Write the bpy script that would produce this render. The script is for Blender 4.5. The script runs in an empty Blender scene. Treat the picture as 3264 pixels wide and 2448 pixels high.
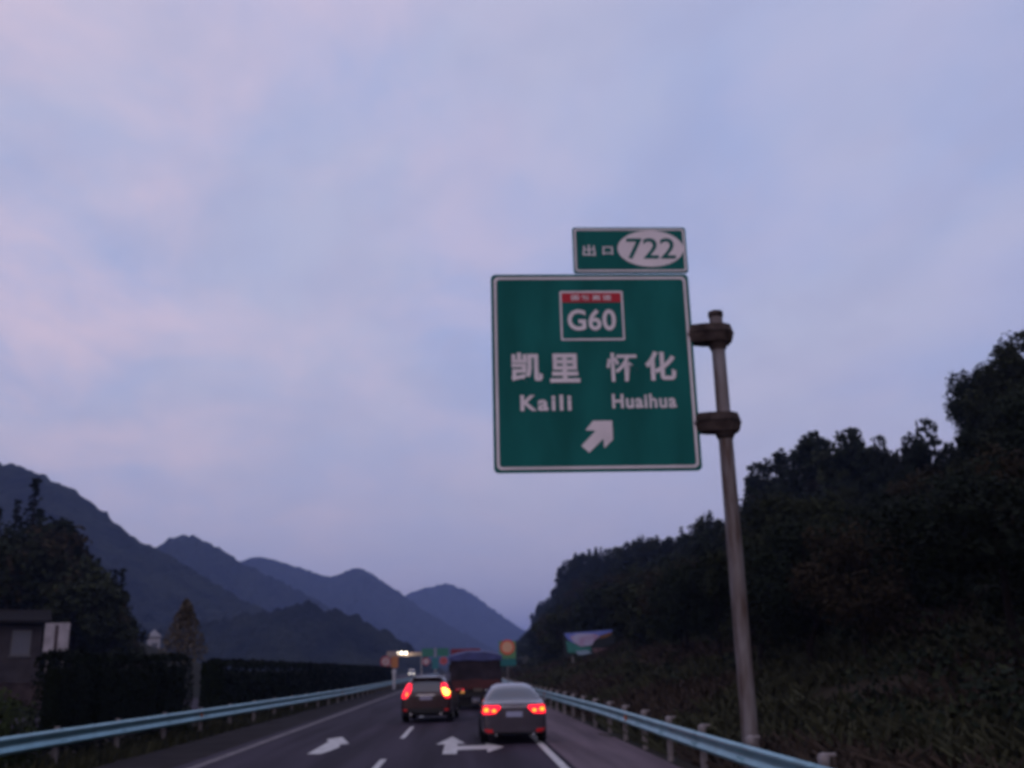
import bpy, bmesh, math, random
from mathutils import Vector, Matrix, noise
from mathutils.bvhtree import BVHTree
R = math.radians
rnd = random.Random(7)
S = bpy.context.scene
C = S.collection

# ---------------------------------------------------------------- camera
CAM_H = 2.0
cd = bpy.data.cameras.new('camera'); cam = bpy.data.objects.new('camera', cd); C.objects.link(cam)
cd.lens = 35; cd.sensor_width = 36; cd.clip_start = 0.1; cd.clip_end = 30000
rx = Vector((0.99870259, -0.04600997, -0.0218223)); uy = Vector((0.00837777, -0.27424362, 0.96162376)); fw = Vector((0.0502289, 0.96055896, 0.27350235))
cam.matrix_world = Matrix(((rx.x, uy.x, -fw.x, 0), (rx.y, uy.y, -fw.y, 0), (rx.z, uy.z, -fw.z, CAM_H), (0, 0, 0, 1)))
cd.dof.use_dof = True; cd.dof.focus_distance = 1.0; cd.dof.aperture_fstop = 9.5      # a hand-held compact, focused too near
S.camera = cam
S.render.resolution_x = 1024; S.render.resolution_y = 768
S.render.engine = 'CYCLES'
S.cycles.use_denoising = True
S.cycles.max_bounces = 6; S.cycles.diffuse_bounces = 3; S.cycles.glossy_bounces = 3; S.cycles.volume_bounces = 0
S.cycles.transparent_max_bounces = 8
S.cycles.filter_width = 2.2
S.view_settings.view_transform = 'Standard'; S.view_settings.look = 'None'; S.view_settings.gamma = 1; S.view_settings.exposure = 0.0

# ---------------------------------------------------------------- sky: dusk, broken layer of cloud
SUN_EL, SUN_ROT = R(7), R(-160)
W = bpy.data.worlds.new('World'); S.world = W; W.use_nodes = True
nt = W.node_tree; nt.nodes.clear()
def N(t, **k):
    n = nt.nodes.new(t)
    for a, b in k.items(): setattr(n, a, b)
    return n
def L(a, b): nt.links.new(a, b)
def M_(op, a, b=None, c=None, clamp=False):
    n = N('ShaderNodeMath', operation=op); n.use_clamp = clamp
    for i, v in enumerate((a, b, c)):
        if v is None: continue
        if isinstance(v, (int, float)): n.inputs[i].default_value = v
        else: L(v, n.inputs[i])
    return n.outputs[0]
def MIX(f, a, b):
    n = N('ShaderNodeMix', data_type='RGBA')
    for i, v in ((0, f), (6, a), (7, b)):
        if isinstance(v, (int, float)): n.inputs[i].default_value = v
        elif isinstance(v, tuple): n.inputs[i].default_value = (*v, 1)
        else: L(v, n.inputs[i])
    return n.outputs[2]
out = N('ShaderNodeOutputWorld')
sky = N('ShaderNodeTexSky'); sky.sky_type = 'NISHITA'; sky.sun_disc = False; sky.sun_elevation = SUN_EL; sky.sun_rotation = SUN_ROT
bg1 = N('ShaderNodeBackground'); bg1.inputs[1].default_value = 0.05; L(sky.outputs[0], bg1.inputs[0])
tc = N('ShaderNodeTexCoord'); sep = N('ShaderNodeSeparateXYZ'); L(tc.outputs['Generated'], sep.inputs[0])
zz = M_('ADD', M_('MAXIMUM', sep.outputs[2], 0.0), 0.22)
cx_ = M_('DIVIDE', sep.outputs[0], zz); cy_ = M_('DIVIDE', sep.outputs[1], zz)
cmb = N('ShaderNodeCombineXYZ'); L(cx_, cmb.inputs[0]); L(cy_, cmb.inputs[1])
def cloud(scale, detail, off, rough=0.5):
    mp = N('ShaderNodeMapping'); mp.inputs['Location'].default_value = off; mp.inputs['Rotation'].default_value = (0, 0, R(25)); mp.inputs['Scale'].default_value = (1, 0.75, 1)
    L(cmb.outputs[0], mp.inputs[0])
    n = N('ShaderNodeTexNoise'); n.inputs['Scale'].default_value = scale; n.inputs['Detail'].default_value = detail; n.inputs['Roughness'].default_value = rough
    n.inputs['Distortion'].default_value = 0.3
    L(mp.outputs[0], n.inputs['Vector']); return n.outputs[0]
def ramp(v, lo, hi):
    n = N('ShaderNodeMapRange', interpolation_type='SMOOTHSTEP'); n.inputs[1].default_value = lo; n.inputs[2].default_value = hi
    L(v, n.inputs[0]); return n.outputs[0]
n1 = ramp(cloud(1.5, 4, (3.1, 0.4, 0)), 0.36, 0.64)
n2 = ramp(cloud(3.4, 5, (7.3, 2.0, 0), .55), 0.34, 0.76)
n3 = ramp(cloud(5.5, 5, (1.3, 5.0, 2), .55), 0.38, 0.66)
west = ramp(sep.outputs[0], 0.40, -0.45)                    # the side where the sun went down
base = MIX(n1, (0.40, 0.472, 0.755), (0.51, 0.532, 0.735))
base = MIX(M_('MULTIPLY', n3, 0.35), base, (0.425, 0.435, 0.65))
lit = MIX(west, (0.57, 0.54, 0.755), (0.72, 0.60, 0.745))
cl = MIX(M_('MULTIPLY', n2, M_('MULTIPLY_ADD', west, 0.60, 0.45)), base, lit)
low = ramp(sep.outputs[2], 0.36, 0.04)
cl = MIX(M_('MULTIPLY', low, 0.8), cl, (0.495, 0.468, 0.635))
fill_glow = MIX(ramp(sep.outputs[1], -0.1, -0.8), cl, (0.84, 0.72, 0.82))      # brighter unseen sky added behind the camera to light the sign face
bg2 = N('ShaderNodeBackground'); bg2.inputs[1].default_value = 1.05; L(fill_glow, bg2.inputs[0])
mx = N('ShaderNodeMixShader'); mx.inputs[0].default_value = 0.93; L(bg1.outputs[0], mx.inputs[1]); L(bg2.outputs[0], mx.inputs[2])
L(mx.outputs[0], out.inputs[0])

sl = bpy.data.lights.new('sun', 'SUN'); sl.energy = 0.20; sl.angle = R(12); sl.color = (1, 0.82, 0.86)
so = bpy.data.objects.new('sun', sl); C.objects.link(so)
so.rotation_euler = (R(90) - SUN_EL, 0, R(-20))    # low, behind the camera to its left

# ---------------------------------------------------------------- materials
MATS = {}
def mat(name, col, rough=0.7, metal=0.0, var=0.0, scale=5.0, col2=None, emit=None, estr=0.0, spec=None, bump=0.0, bscale=None, coat=0.0, rnd_obj=0.0, coords='Object', island=0.0, stretch=None):
    if name in MATS: return MATS[name]
    m = bpy.data.materials.new(name); m.use_nodes = True; t = m.node_tree; p = t.nodes['Principled BSDF']
    p.inputs['Base Color'].default_value = (*col, 1); p.inputs['Roughness'].default_value = rough; p.inputs['Metallic'].default_value = metal
    if spec is None: spec = 0.06 if rough >= .75 else 0.3
    p.inputs['Specular IOR Level'].default_value = spec; p.inputs['Coat Weight'].default_value = coat; p.inputs['Coat Roughness'].default_value = 0.08
    if emit: p.inputs['Emission Color'].default_value = (*emit, 1); p.inputs['Emission Strength'].default_value = estr
    tcn = t.nodes.new('ShaderNodeTexCoord')
    csock = None
    if var or col2:
        nz = t.nodes.new('ShaderNodeTexNoise'); nz.inputs['Scale'].default_value = scale; nz.inputs['Detail'].default_value = 5
        if stretch:
            mpn = t.nodes.new('ShaderNodeMapping'); mpn.inputs['Scale'].default_value = stretch
            t.links.new(tcn.outputs[coords], mpn.inputs[0]); t.links.new(mpn.outputs[0], nz.inputs['Vector'])
        else: t.links.new(tcn.outputs[coords], nz.inputs['Vector'])
        mr = t.nodes.new('ShaderNodeMapRange'); mr.inputs[1].default_value = 0.36; mr.inputs[2].default_value = 0.64
        t.links.new(nz.outputs[0], mr.inputs[0])
        mi = t.nodes.new('ShaderNodeMix'); mi.data_type = 'RGBA'
        c2 = col2 or tuple(min(1, c * (1 + var)) for c in col); c1 = col if col2 else tuple(c * (1 - var) for c in col)
        mi.inputs[6].default_value = (*c1, 1); mi.inputs[7].default_value = (*c2, 1)
        t.links.new(mr.outputs[0], mi.inputs[0]); csock = mi.outputs[2]
    for amt, node, sock in ((rnd_obj, 'ShaderNodeObjectInfo', 'Random'), (island, 'ShaderNodeNewGeometry', 'Random Per Island')):
        if amt:
            oi = t.nodes.new(node); h = t.nodes.new('ShaderNodeHueSaturation')
            mr = t.nodes.new('ShaderNodeMapRange'); mr.inputs[3].default_value = 1 - amt; mr.inputs[4].default_value = 1 + amt
            t.links.new(oi.outputs[sock], mr.inputs[0]); t.links.new(mr.outputs[0], h.inputs['Value'])
            h.inputs['Color'].default_value = (*col, 1)
            if csock: t.links.new(csock, h.inputs['Color'])
            csock = h.outputs[0]
    if csock: t.links.new(csock, p.inputs['Base Color'])
    if bump:
        bn = t.nodes.new('ShaderNodeTexNoise'); bn.inputs['Scale'].default_value = bscale or scale * 3; bn.inputs['Detail'].default_value = 4
        t.links.new(tcn.outputs[coords], bn.inputs['Vector'])
        b = t.nodes.new('ShaderNodeBump'); b.inputs['Strength'].default_value = bump; b.inputs['Distance'].default_value = 0.05
        t.links.new(bn.outputs[0], b.inputs['Height']); t.links.new(b.outputs[0], p.inputs['Normal'])
    MATS[name] = m; return m
asphalt = mat('asphalt', (0.034, 0.027, 0.040), 0.8, scale=1.0, var=0.34, stretch=(1.3, .06, 1), bump=0.25, bscale=60)
asphalt_pale = mat('asphalt_pale', (0.118, 0.088, 0.105), 0.8, scale=1.0, var=0.26, stretch=(1.5, .09, 1), bump=0.25, bscale=60)
paint = mat('road_paint', (0.55, 0.54, 0.53), 0.6, scale=3.0, col2=(0.36, 0.35, 0.35))
paint_worn = mat('road_paint_worn', (0.10, 0.083, 0.09), 0.7, scale=1.5, var=0.4)
dirt = mat('dirt', (0.036, 0.028, 0.026), 0.95, scale=0.5, col2=(0.022, 0.022, 0.016), bump=0.5, bscale=8)
grassland = mat('grassland', (0.020, 0.021, 0.013), 0.95, scale=0.12, col2=(0.036, 0.028, 0.020), bump=0.6, bscale=3)
forest_floor = mat('forest_floor', (0.009, 0.011, 0.007), 0.95, scale=0.15, col2=(0.018, 0.016, 0.011), bump=0.6, bscale=2)
mountain_m = mat('mountain_forest', (0.0025, 0.0045, 0.005), 0.95, scale=0.035, col2=(0.016, 0.019, 0.014), bump=0.5, bscale=0.1)
steel = mat('galvanised_steel', (0.19, 0.37, 0.42), 0.36, 0.6, scale=2.0, var=0.12)
steel_post = mat('post_steel', (0.19, 0.17, 0.175), 0.6, 0.2, scale=4.0, var=0.25)
pole_m = mat('weathered_pole', (0.20, 0.185, 0.195), 0.6, 0.25, scale=1.6, col2=(0.085, 0.058, 0.05), stretch=(4, 4, .7))
rust = mat('rusty_steel', (0.056, 0.043, 0.040), 0.8, 0.2, scale=5, var=0.4)
sign_green = mat('sign_green', (0.011, 0.118, 0.108), 0.8, scale=0.9, var=0.16, stretch=(1.6, 1, .5))
sign_white = mat('sign_white', (0.70, 0.64, 0.68), 0.5, scale=1.5, var=0.08)
sign_red = mat('sign_red', (0.42, 0.008, 0.025), 0.5)
alu = mat('aluminium', (0.30, 0.32, 0.35), 0.5, 0.6)
leaf_dark = mat('leaf_dark', (0.012, 0.017, 0.011), 0.8, rnd_obj=0.35, island=0.35, spec=0.06)
leaf_mid = mat('leaf_mid', (0.019, 0.023, 0.012), 0.8, rnd_obj=0.3, island=0.35, spec=0.06)
leaf_brown = mat('leaf_brown', (0.030, 0.0235, 0.015), 0.8, rnd_obj=0.25, island=0.35, spec=0.06)
leaf_pale = mat('leaf_pale', (0.088, 0.073, 0.056), 0.8, island=0.3, spec=0.06)
hedge_m = mat('hedge_leaf', (0.005, 0.008, 0.004), 0.8, island=0.4, spec=0.06)
bush_m = mat('bush_leaf', (0.024, 0.033, 0.011), 0.8, island=0.35, spec=0.06)
bark = mat('bark', (0.016, 0.013, 0.012), 0.9, scale=6, var=0.3)
bark_pale = mat('bark_pale', (0.15, 0.14, 0.14), 0.9, scale=6, var=0.2)
grass_m = mat('grass_blades', (0.033, 0.034, 0.019), 0.9, island=0.4, spec=0.1)
grass_r = mat('grass_reddish', (0.038, 0.028, 0.022), 0.9, island=0.4, spec=0.1)

# ---------------------------------------------------------------- helpers
def link(name, me, m, parent=None, loc=(0, 0, 0)):
    o = bpy.data.objects.new(name, me); C.objects.link(o)
    for x in (m if isinstance(m, (list, tuple)) else [m]): me.materials.append(x)
    o.location = loc
    if parent: o.parent = parent
    return o
def tag(o, label=None, cat=None, group=None, kind=None):
    if label: o['label'] = label
    if cat: o['category'] = cat
    if group: o['group'] = group
    if kind: o['kind'] = kind
    return o
def empty(name, loc, label, cat, group=None, rz=0.0):
    o = bpy.data.objects.new(name, None); C.objects.link(o); o.location = loc; o.rotation_euler.z = rz; o.empty_display_size = 0.1
    return tag(o, label, cat, group)
class MB:
    def __init__(s): s.v = []; s.f = []; s.mi = []
    def add(s, vs, fs, mi=0):
        b = len(s.v); s.v += [tuple(v) for v in vs]; s.f += [tuple(b + i for i in f) for f in fs]; s.mi += [mi] * len(fs); return s
    def box(s, c, d, rot=None, bev=0.0):
        bm = bmesh.new(); bmesh.ops.create_cube(bm, size=1)
        for v in bm.verts: v.co = Vector((v.co.x * d[0], v.co.y * d[1], v.co.z * d[2]))
        if bev: bmesh.ops.bevel(bm, geom=bm.edges[:], offset=bev, segments=2, affect='EDGES', profile=0.5)
        return s.bm(bm, c, rot)
    def bm(s, bm, c=(0, 0, 0), rot=None):
        bm.verts.ensure_lookup_table(); r = rot or Matrix()
        vs = [r @ v.co + Vector(c) for v in bm.verts]; bm.verts.index_update()
        s.add(vs, [[v.index for v in f.verts] for f in bm.faces]); bm.free(); return s
    def tube(s, p, q, r0, r1=None, n=12, cap=True):
        p = Vector(p); q = Vector(q); r1 = r0 if r1 is None else r1
        d = (q - p).normalized(); a = d.orthogonal().normalized(); b = d.cross(a)
        vs = []
        for c, r in ((p, r0), (q, r1)):
            for i in range(n):
                t = 2 * math.pi * i / n; vs.append(c + (a * math.cos(t) + b * math.sin(t)) * r)
        fs = [(i, (i + 1) % n, n + (i + 1) % n, n + i) for i in range(n)]
        if cap: fs += [tuple(range(n - 1, -1, -1)), tuple(range(n, 2 * n))]
        return s.add(vs, fs)
    def lathe(s, prof, n=24, axis='Z', c=(0, 0, 0)):
        vs = []; m = len(prof)
        for i in range(n):
            t = 2 * math.pi * i / n
            for r, z in prof:
                v = (r * math.cos(t), r * math.sin(t), z)
                if axis == 'X': v = (z, v[0], v[1])
                if axis == 'Y': v = (v[0], z, v[1])
                vs.append(Vector(v) + Vector(c))
        fs = [(i * m + j, ((i + 1) % n) * m + j, ((i + 1) % n) * m + j + 1, i * m + j + 1) for i in range(n) for j in range(m - 1)]
        return s.add(vs, fs)
    def prism(s, poly, y0, y1):           # a polygon in x,z given depth along y
        n = len(poly); vs = [(x, y0, z) for x, z in poly] + [(x, y1, z) for x, z in poly]
        return s.add(vs, [tuple(range(n)), tuple(range(2 * n - 1, n - 1, -1))] + [(i, n + i, n + (i + 1) % n, (i + 1) % n) for i in range(n)])
    def build(s, name, m, parent=None, loc=(0, 0, 0), smooth=False, fix=True):
        me = bpy.data.meshes.new(name); me.from_pydata(s.v, [], s.f)
        if any(s.mi): me.polygons.foreach_set('material_index', s.mi)
        if fix:
            bm = bmesh.new(); bm.from_mesh(me); bmesh.ops.recalc_face_normals(bm, faces=bm.faces[:]); bm.to_mesh(me); bm.free()
        if smooth:
            me.polygons.foreach_set('use_smooth', [True] * len(me.polygons))
            try: me.set_sharp_from_angle(angle=R(40))
            except Exception: pass
        me.update(); return link(name, me, m, parent, loc)
def text_mesh(body, width, height, bold=0.0, space=1.0, thick=0.004):
    cu = bpy.data.curves.new('lettering', 'FONT'); cu.body = body; cu.size = 1; cu.offset = bold; cu.extrude = 0.01; cu.space_character = space
    o = bpy.data.objects.new('lettering', cu); C.objects.link(o)
    me = bpy.data.meshes.new_from_object(o.evaluated_get(bpy.context.evaluated_depsgraph_get()))
    bpy.data.objects.remove(o); bpy.data.curves.remove(cu)
    xs = [v.co.x for v in me.vertices]; ys = [v.co.y for v in me.vertices]
    x0, x1, y0, y1 = min(xs), max(xs), min(ys), max(ys)
    for v in me.vertices:
        v.co = Vector(((v.co.x - x0) / (x1 - x0) * width - width / 2, -v.co.z / 0.01 * thick, (v.co.y - y0) / (y1 - y0) * height - height / 2))
    return me
def text(name, body, cx, cz, width, height, y, m, parent, **k):
    return link(name, text_mesh(body, width, height, **k), m, parent, (cx, y, cz))
def interp(tab, x):
    if x <= tab[0][0]: return tab[0][1]
    for (a, b), (c, d) in zip(tab, tab[1:]):
        if x <= c: return b + (d - b) * (x - a) / (c - a)
    return tab[-1][1]

# ---------------------------------------------------------------- ground, slopes, road
CREST = [(20, 23), (50, 23.5), (65.5, 23.9), (67.8, 22.7), (70.2, 23.8), (73.4, 25), (76.7, 24.7), (77.5, 22), (82.4, 19.7), (86.7, 21.3), (91.5, 22.9), (99.4, 24.5), (104.4, 25.9), (118.6, 27.4),
         (130.7, 27.2), (140.4, 26.1), (151.6, 24.8), (174.3, 25.8), (182.7, 24), (226.5, 29.4), (262.2, 30.8), (288.4, 34.4), (362.1, 40.4), (388.4, 37.9), (454.1, 29.7), (506.8, 33),
         (619.5, 25), (795.1, 9.2), (900, 4), (1000, 0)]      # height of the tree tops along the crest, 40 m right of the lane
TREE_H = 8.0
def left_rise(x, y):
    k = max(0.0, min(1, (y - 40) / 40)) * max(0.0, min(1, (215 - y) / 80))
    return k * min(16, max(0, -x - 27) * 0.42)
def ground_z(x, y):
    if -24.5 <= x <= 4.4:
        if -8.6 <= x <= 4.4: return -0.06
        if x > -13: return -0.06 - 0.12 * min(1, (-8.6 - x) / 0.8)
        return -0.18
    if x > 4.4:
        dip = -0.06 - 0.12 * min(1, (x - 4.4) / 1.2)
        if x < 6: return dip
        hz = max(0, interp(CREST, y) - TREE_H) if y < 1000 else 0
        t = min(1, (x - 6) / 34)
        z = hz * (0.48 * t + 0.52 * t ** 2)
        if x > 40: z = hz * max(0, 1 - ((x - 40) / 60) ** 2) if x < 100 else 0
        n = noise.noise(Vector((x * .15, y * .15, 0))) * 0.5 + noise.noise(Vector((x * .04, y * .04, 5))) * 1.2
        return dip + z + n * min(1, (x - 6) / 12) * (1 if hz > 1 else 0)
    n = noise.noise(Vector((x * .1, y * .1, 2))) * 0.5 * min(1, (-x - 24.5) / 6)
    return -0.18 + left_rise(x, y) + n
def frange(a, b, s):
    r = []
    while a < b - 1e-6: r.append(a); a += s
    return r
XS = [-9000, -4000, -1500, -600, -250, -120, -90] + frange(-75, -25, 2.5) + [-24.5, -20, -13, -10, -9.4, -8.6, -8, -3, 2, 4.4, 5, 5.6, 6.3, 7] + frange(8, 46, 1.25) + frange(47, 105, 5) + [110, 250, 800, 2500, 9000]
YS = [-3000, -600, -120, -40, -10] + frange(0, 120, 2) + frange(120, 320, 4) + frange(320, 1040, 10) + [1100, 1500, 2500, 5000, 9000]
gv = [(x, y, ground_z(x, y)) for y in YS for x in XS]; nx = len(XS)
gf = {'ground': [], 'right': [], 'left': []}
for j in range(len(YS) - 1):
    for i in range(nx - 1):
        xm, ym = (XS[i] + XS[i + 1]) / 2, (YS[j] + YS[j + 1]) / 2
        k = 'right' if 7 < xm < 105 and 0 < ym < 1000 else 'left' if -90 < xm < -24.5 and 40 < ym < 260 else 'ground'
        gf[k].append((j * nx + i, j * nx + i + 1, (j + 1) * nx + i + 1, (j + 1) * nx + i))
for k, nm, m in (('ground', 'ground', dirt), ('right', 'hillside', grassland), ('left', 'hillside', forest_floor)):
    used = sorted({i for f in gf[k] for i in f}); ix = {a: b for b, a in enumerate(used)}
    b = MB().add([gv[i] for i in used], [[ix[i] for i in f] for f in gf[k]])
    tag(b.build(nm, m, smooth=True, fix=False), kind='structure')
def sheet(name, x0, x1, z, m, parent=None, y0=-40, y1=500, step=20):
    ys = frange(y0, y1, step) + [y1]
    vs = [(x, y, z) for y in ys for x in (x0, x1)]
    return MB().add(vs, [(2 * i, 2 * i + 1, 2 * i + 3, 2 * i + 2) for i in range(len(ys) - 1)]).build(name, m, parent, fix=False)
road = tag(sheet('road', -6.5, 2.25, 0.0, asphalt), kind='structure')
tag(sheet('road_shoulder', 2.25, 4.30, 0.0, asphalt_pale), kind='structure')
tag(sheet('road_verge', -8.5, -6.5, -0.012, mat('verge_soil', (.020, .0165, .018), .95, scale=.8, var=.35, bump=.4, bscale=10)), kind='structure')
tag(sheet('opposite_road', -23.5, -13.2, 0.0, asphalt), kind='structure')
def flat(name, poly, z=0.004, m=paint):
    return MB().add([(x, y, z) for x, y in poly], [tuple(range(len(poly)))]).build(name, m, road, fix=False)
sheet('edge_line', -6.16, -5.91, 0.004, paint_worn, road, y1=420)
sheet('edge_line', 1.94, 2.12, 0.004, paint, road, y1=420)
for k in range(-1, 22):
    y0 = 24.6 - 6 + k * 8.4 if k < 1 else 32.0 + (k - 1) * 13.6
    if k < 1: y0 = (10.0, 18.6)[k + 1]
    flat('lane_dash', [(-1.97, y0), (-1.82, y0), (-1.82, y0 + 6.2), (-1.97, y0 + 6.2)])
# bent arrow of the left lane; straight-and-right arrow of the right lane
flat('lane_arrow', [(-3.98, 26.9), (-3.62, 26.9), (-3.42, 29.0), (-3.52, 30.0), (-3.30, 30.3), (-3.86, 33.4), (-4.22, 32.4), (-4.02, 31.5)])
flat('lane_arrow', [(-0.55, 25.8), (-0.2, 25.8), (-0.2, 27.0), (0.56, 27.0), (0.56, 26.0), (1.02, 27.6), (0.56, 29.2), (0.56, 28.3), (-0.2, 28.3), (-0.2, 29.1), (0.02, 29.1), (-0.38, 32.2), (-0.8, 29.1), (-0.55, 29.1)])

# ---------------------------------------------------------------- mountains
def mountain(pts, Y, name='mountain', wid=2.2, seed=0, du=5.0, rough=1.0, tree=5.0):
    x0, x1 = pts[0][0], pts[-1][0]; us = frange(x0, x1, du) + [x1]
    hmax = max(p[1] for p in pts); D = hmax * wid
    vsn = 90; vs = []
    for u in us:
        h = interp(pts, u)
        for k in range(vsn + 1):
            t = k / vsn * 1.35 - 1.0                     # -1 foot, 0 ridge, .35 back
            y = Y + t * D
            a = 1 - abs(t) if t < 0 else 1 - t / 0.4
            spur = noise.fractal(Vector((u / 130 + seed, y / 300, seed)), 1.0, 2.0, 3) * 0.25 * (1 - abs(2 * a - 1))
            z = h * max(0, (0.55 * a + 0.45 * a * a) + spur * rough)
            cell = noise.noise(Vector((u / 7, y / 7, seed))) + 0.6 * noise.noise(Vector((u / 3.1, y / 3.1, seed + 9)))
            z += tree * 0.5 * cell * min(1, z / 15)
            vs.append((u, y, z - 1.5))
    n = vsn + 1
    fs = [(i * n + j, (i + 1) * n + j, (i + 1) * n + j + 1, i * n + j + 1) for i in range(len(us) - 1) for j in range(vsn)]
    return tag(MB().add(vs, fs).build(name, mountain_m, fix=False), kind='structure')
mountain([(-900, 190), (-640, 235), (-501, 211), (-458, 199), (-416, 192), (-390, 187), (-361, 172), (-344, 164), (-320, 146), (-308, 136), (-291, 122), (-271, 113), (-242, 95), (-214, 78), (-190, 64), (-163, 53), (-140, 45), (-100, 30), (-50, 14), (-10, 0)], 900, seed=1, du=2.6, tree=9)
mountain([(-420, 10), (-330, 22), (-240, 24), (-180, 31), (-112, 40), (-101, 43.5), (-84, 40), (-62, 36), (-48, 25), (-34, 17), (-22, 10), (-10, 0)], 620, seed=21, du=1.5, tree=8.5, wid=2.6)
mountain([(-1000, 90), (-700, 120), (-537, 132), (-481, 163), (-449, 186), (-434, 199), (-416, 206), (-398, 201), (-369, 189), (-341, 172), (-324, 161), (-285, 141), (-243, 120), (-196, 95), (-150, 69), (-82, 34), (0, 0)], 1500, seed=4, du=3.5, tree=11)
mountain([(-1300, 150), (-800, 200), (-617, 212), (-549, 239), (-498, 252), (-466, 258), (-431, 254), (-367, 232), (-310, 214), (-296, 212), (-268, 223), (-240, 233), (-211, 219), (-133, 165), (-91, 133), (-20, 90), (84, 34), (160, 0)], 2300, seed=8, du=5, tree=12)
mountain([(-1500, 100), (-600, 130), (-321, 169), (-185, 229), (-126, 252), (-47, 265), (22, 235), (119, 160), (178, 121), (216, 92), (313, 52), (700, 40), (1200, 30)], 3200, seed=12, du=7, tree=14)

# ---------------------------------------------------------------- foliage meshes
def leaf_quad(b, c, n, s, r, mi=0):
    n = n.normalized() if n.length > 1e-4 else Vector((0, 0, 1))
    a = n.orthogonal().normalized(); a.rotate(Matrix.Rotation(r.uniform(0, 6.28), 3, n)); d = n.cross(a)
    w, h = s * r.uniform(.6, 1.1), s * r.uniform(.8, 1.4)
    k = len(b.v); b.v += [tuple(c - a * w * .5), tuple(c - d * h * .35 + n * s * .1), tuple(c + a * w * .5), tuple(c + d * h * .65)]
    b.f.append((k, k + 1, k + 2, k + 3)); b.mi.append(mi)
def rvec(r):
    while True:
        v = Vector((r.uniform(-1, 1), r.uniform(-1, 1), r.uniform(-1, 1)))
        if 0.05 < v.length < 1: return v.normalized()
def crown_broad(h, rad, nclump, nleaf, s, seed):
    r = random.Random(seed); b = MB()
    for i in range(nclump):
        d = rvec(r); rr = r.uniform(0.35, 1) ** 0.6
        c = Vector((d.x * rad * rr, d.y * rad * rr, h * 0.60 + d.z * h * 0.36 * rr)); cr = rad * r.uniform(.22, .42)
        for j in range(nleaf):
            n = rvec(r); p = c + n * cr * r.uniform(.55, 1.05) * Vector((1, 1, .8)).length / 1.6
            leaf_quad(b, p, n + rvec(r) * .7, s, r)
    return b
def crown_conifer(h, rad, nwh, nbr, s, seed, low=.12):
    r = random.Random(seed); b = MB()
    for i in range(nwh):
        t = i / (nwh - 1); z = h * (low + (1 - low) * t); R_ = rad * ((1 - t) ** 0.8) * r.uniform(.8, 1.15) + .08
        for j in range(max(3, int(nbr * (1 - t * .7)))):
            a = r.uniform(0, 6.28); ln = R_ * r.uniform(.65, 1.1); k = max(2, int(ln / s * 1.4))
            for q in range(k):
                f = (q + .6) / k
                p = Vector((math.cos(a) * ln * f, math.sin(a) * ln * f, z - ln * .28 * f + r.uniform(-.1, .1)))
                for _ in range(2): leaf_quad(b, p + rvec(r) * s * .45, Vector((0, 0, 1)) + rvec(r) * .8, s, r)
    leaf_quad(b, Vector((0, 0, h)), Vector((1, 0, .1)), s, r)
    return b
def trunk_mb(h, r0, bend, seed, limbs=0, rad=1.0):
    r = random.Random(seed); b = MB(); p = Vector((0, 0, -.5)); n = 5
    for i in range(n):
        t = (i + 1) / n; q = Vector((r.uniform(-bend, bend), r.uniform(-bend, bend), h * t)); b.tube(p, q, r0 * (1 - .8 * i / n), r0 * (1 - .8 * t), 8); p = q
    for i in range(limbs):
        z = h * r.uniform(.45, .85); a = r.uniform(0, 6.28); b.tube((0, 0, z), (math.cos(a) * rad * .7, math.sin(a) * rad * .7, z + h * .2), r0 * .4, r0 * .1, 6)
    return b
class Proto:
    def __init__(s, crown, trunk, lm, bm_):
        s.c = bpy.data.meshes.new('crown'); s.c.from_pydata(crown.v, [], crown.f); s.c.materials.append(lm)
        s.t = bpy.data.meshes.new('trunk'); s.t.from_pydata(trunk.v, [], trunk.f); s.t.materials.append(bm_)
    def put(s, name, x, y, z, sc, label, cat, group=None, sz=None):
        o = empty(name, (x, y, z), label, cat, group, rnd.uniform(0, 6.28)); o.scale = (sc, sc, sz or sc)
        for nm, me in (('crown', s.c), ('trunk', s.t)):
            c = bpy.data.objects.new(nm, me); C.objects.link(c); c.parent = o
        return o
B_near = [Proto(crown_broad(8, 2.9, 38, 210, .20, 20 + i), trunk_mb(6.4, .17, .25, i, 6, 2.4), m, bark) for i, m in enumerate((leaf_dark, leaf_mid, leaf_dark))]
B_far = [Proto(crown_broad(8, 2.8, 26, 55, .46, 40 + i), trunk_mb(6.4, .16, .25, i, 4, 2.2), m, bark) for i, m in enumerate((leaf_dark, leaf_dark, leaf_mid))]
P_far = [Proto(crown_conifer(8, 2.6, 17, 15, .36, 60 + i, .16), trunk_mb(7.6, .15, .08, i), leaf_dark, bark) for i in range(3)]
P_left = [Proto(crown_conifer(8, 1.5, 24, 10, .30, 70 + i, .08), trunk_mb(7.8, .12, .05, i), leaf_dark, bark) for i in range(2)]
B_left = [Proto(crown_broad(8, 2.6, 34, 70, .36, 80 + i), trunk_mb(6.2, .16, .25, i, 5, 2.2), m, bark) for i, m in enumerate((leaf_brown, leaf_mid, leaf_dark))]

B_brown = [Proto(crown_broad(8, 2.7, 30, 130, .22, 90 + i), trunk_mb(6.4, .15, .3, 9 + i, 7, 2.4), leaf_brown, bark) for i in range(2)]
# trees of the right hillside
cnt = 0; taken = []
def free(x, y, d):
    for a, b, e in taken:
        if (a - x) ** 2 + (b - y) ** 2 < (min(d, e)) ** 2: return False
    taken.append((x, y, d)); return True
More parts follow.
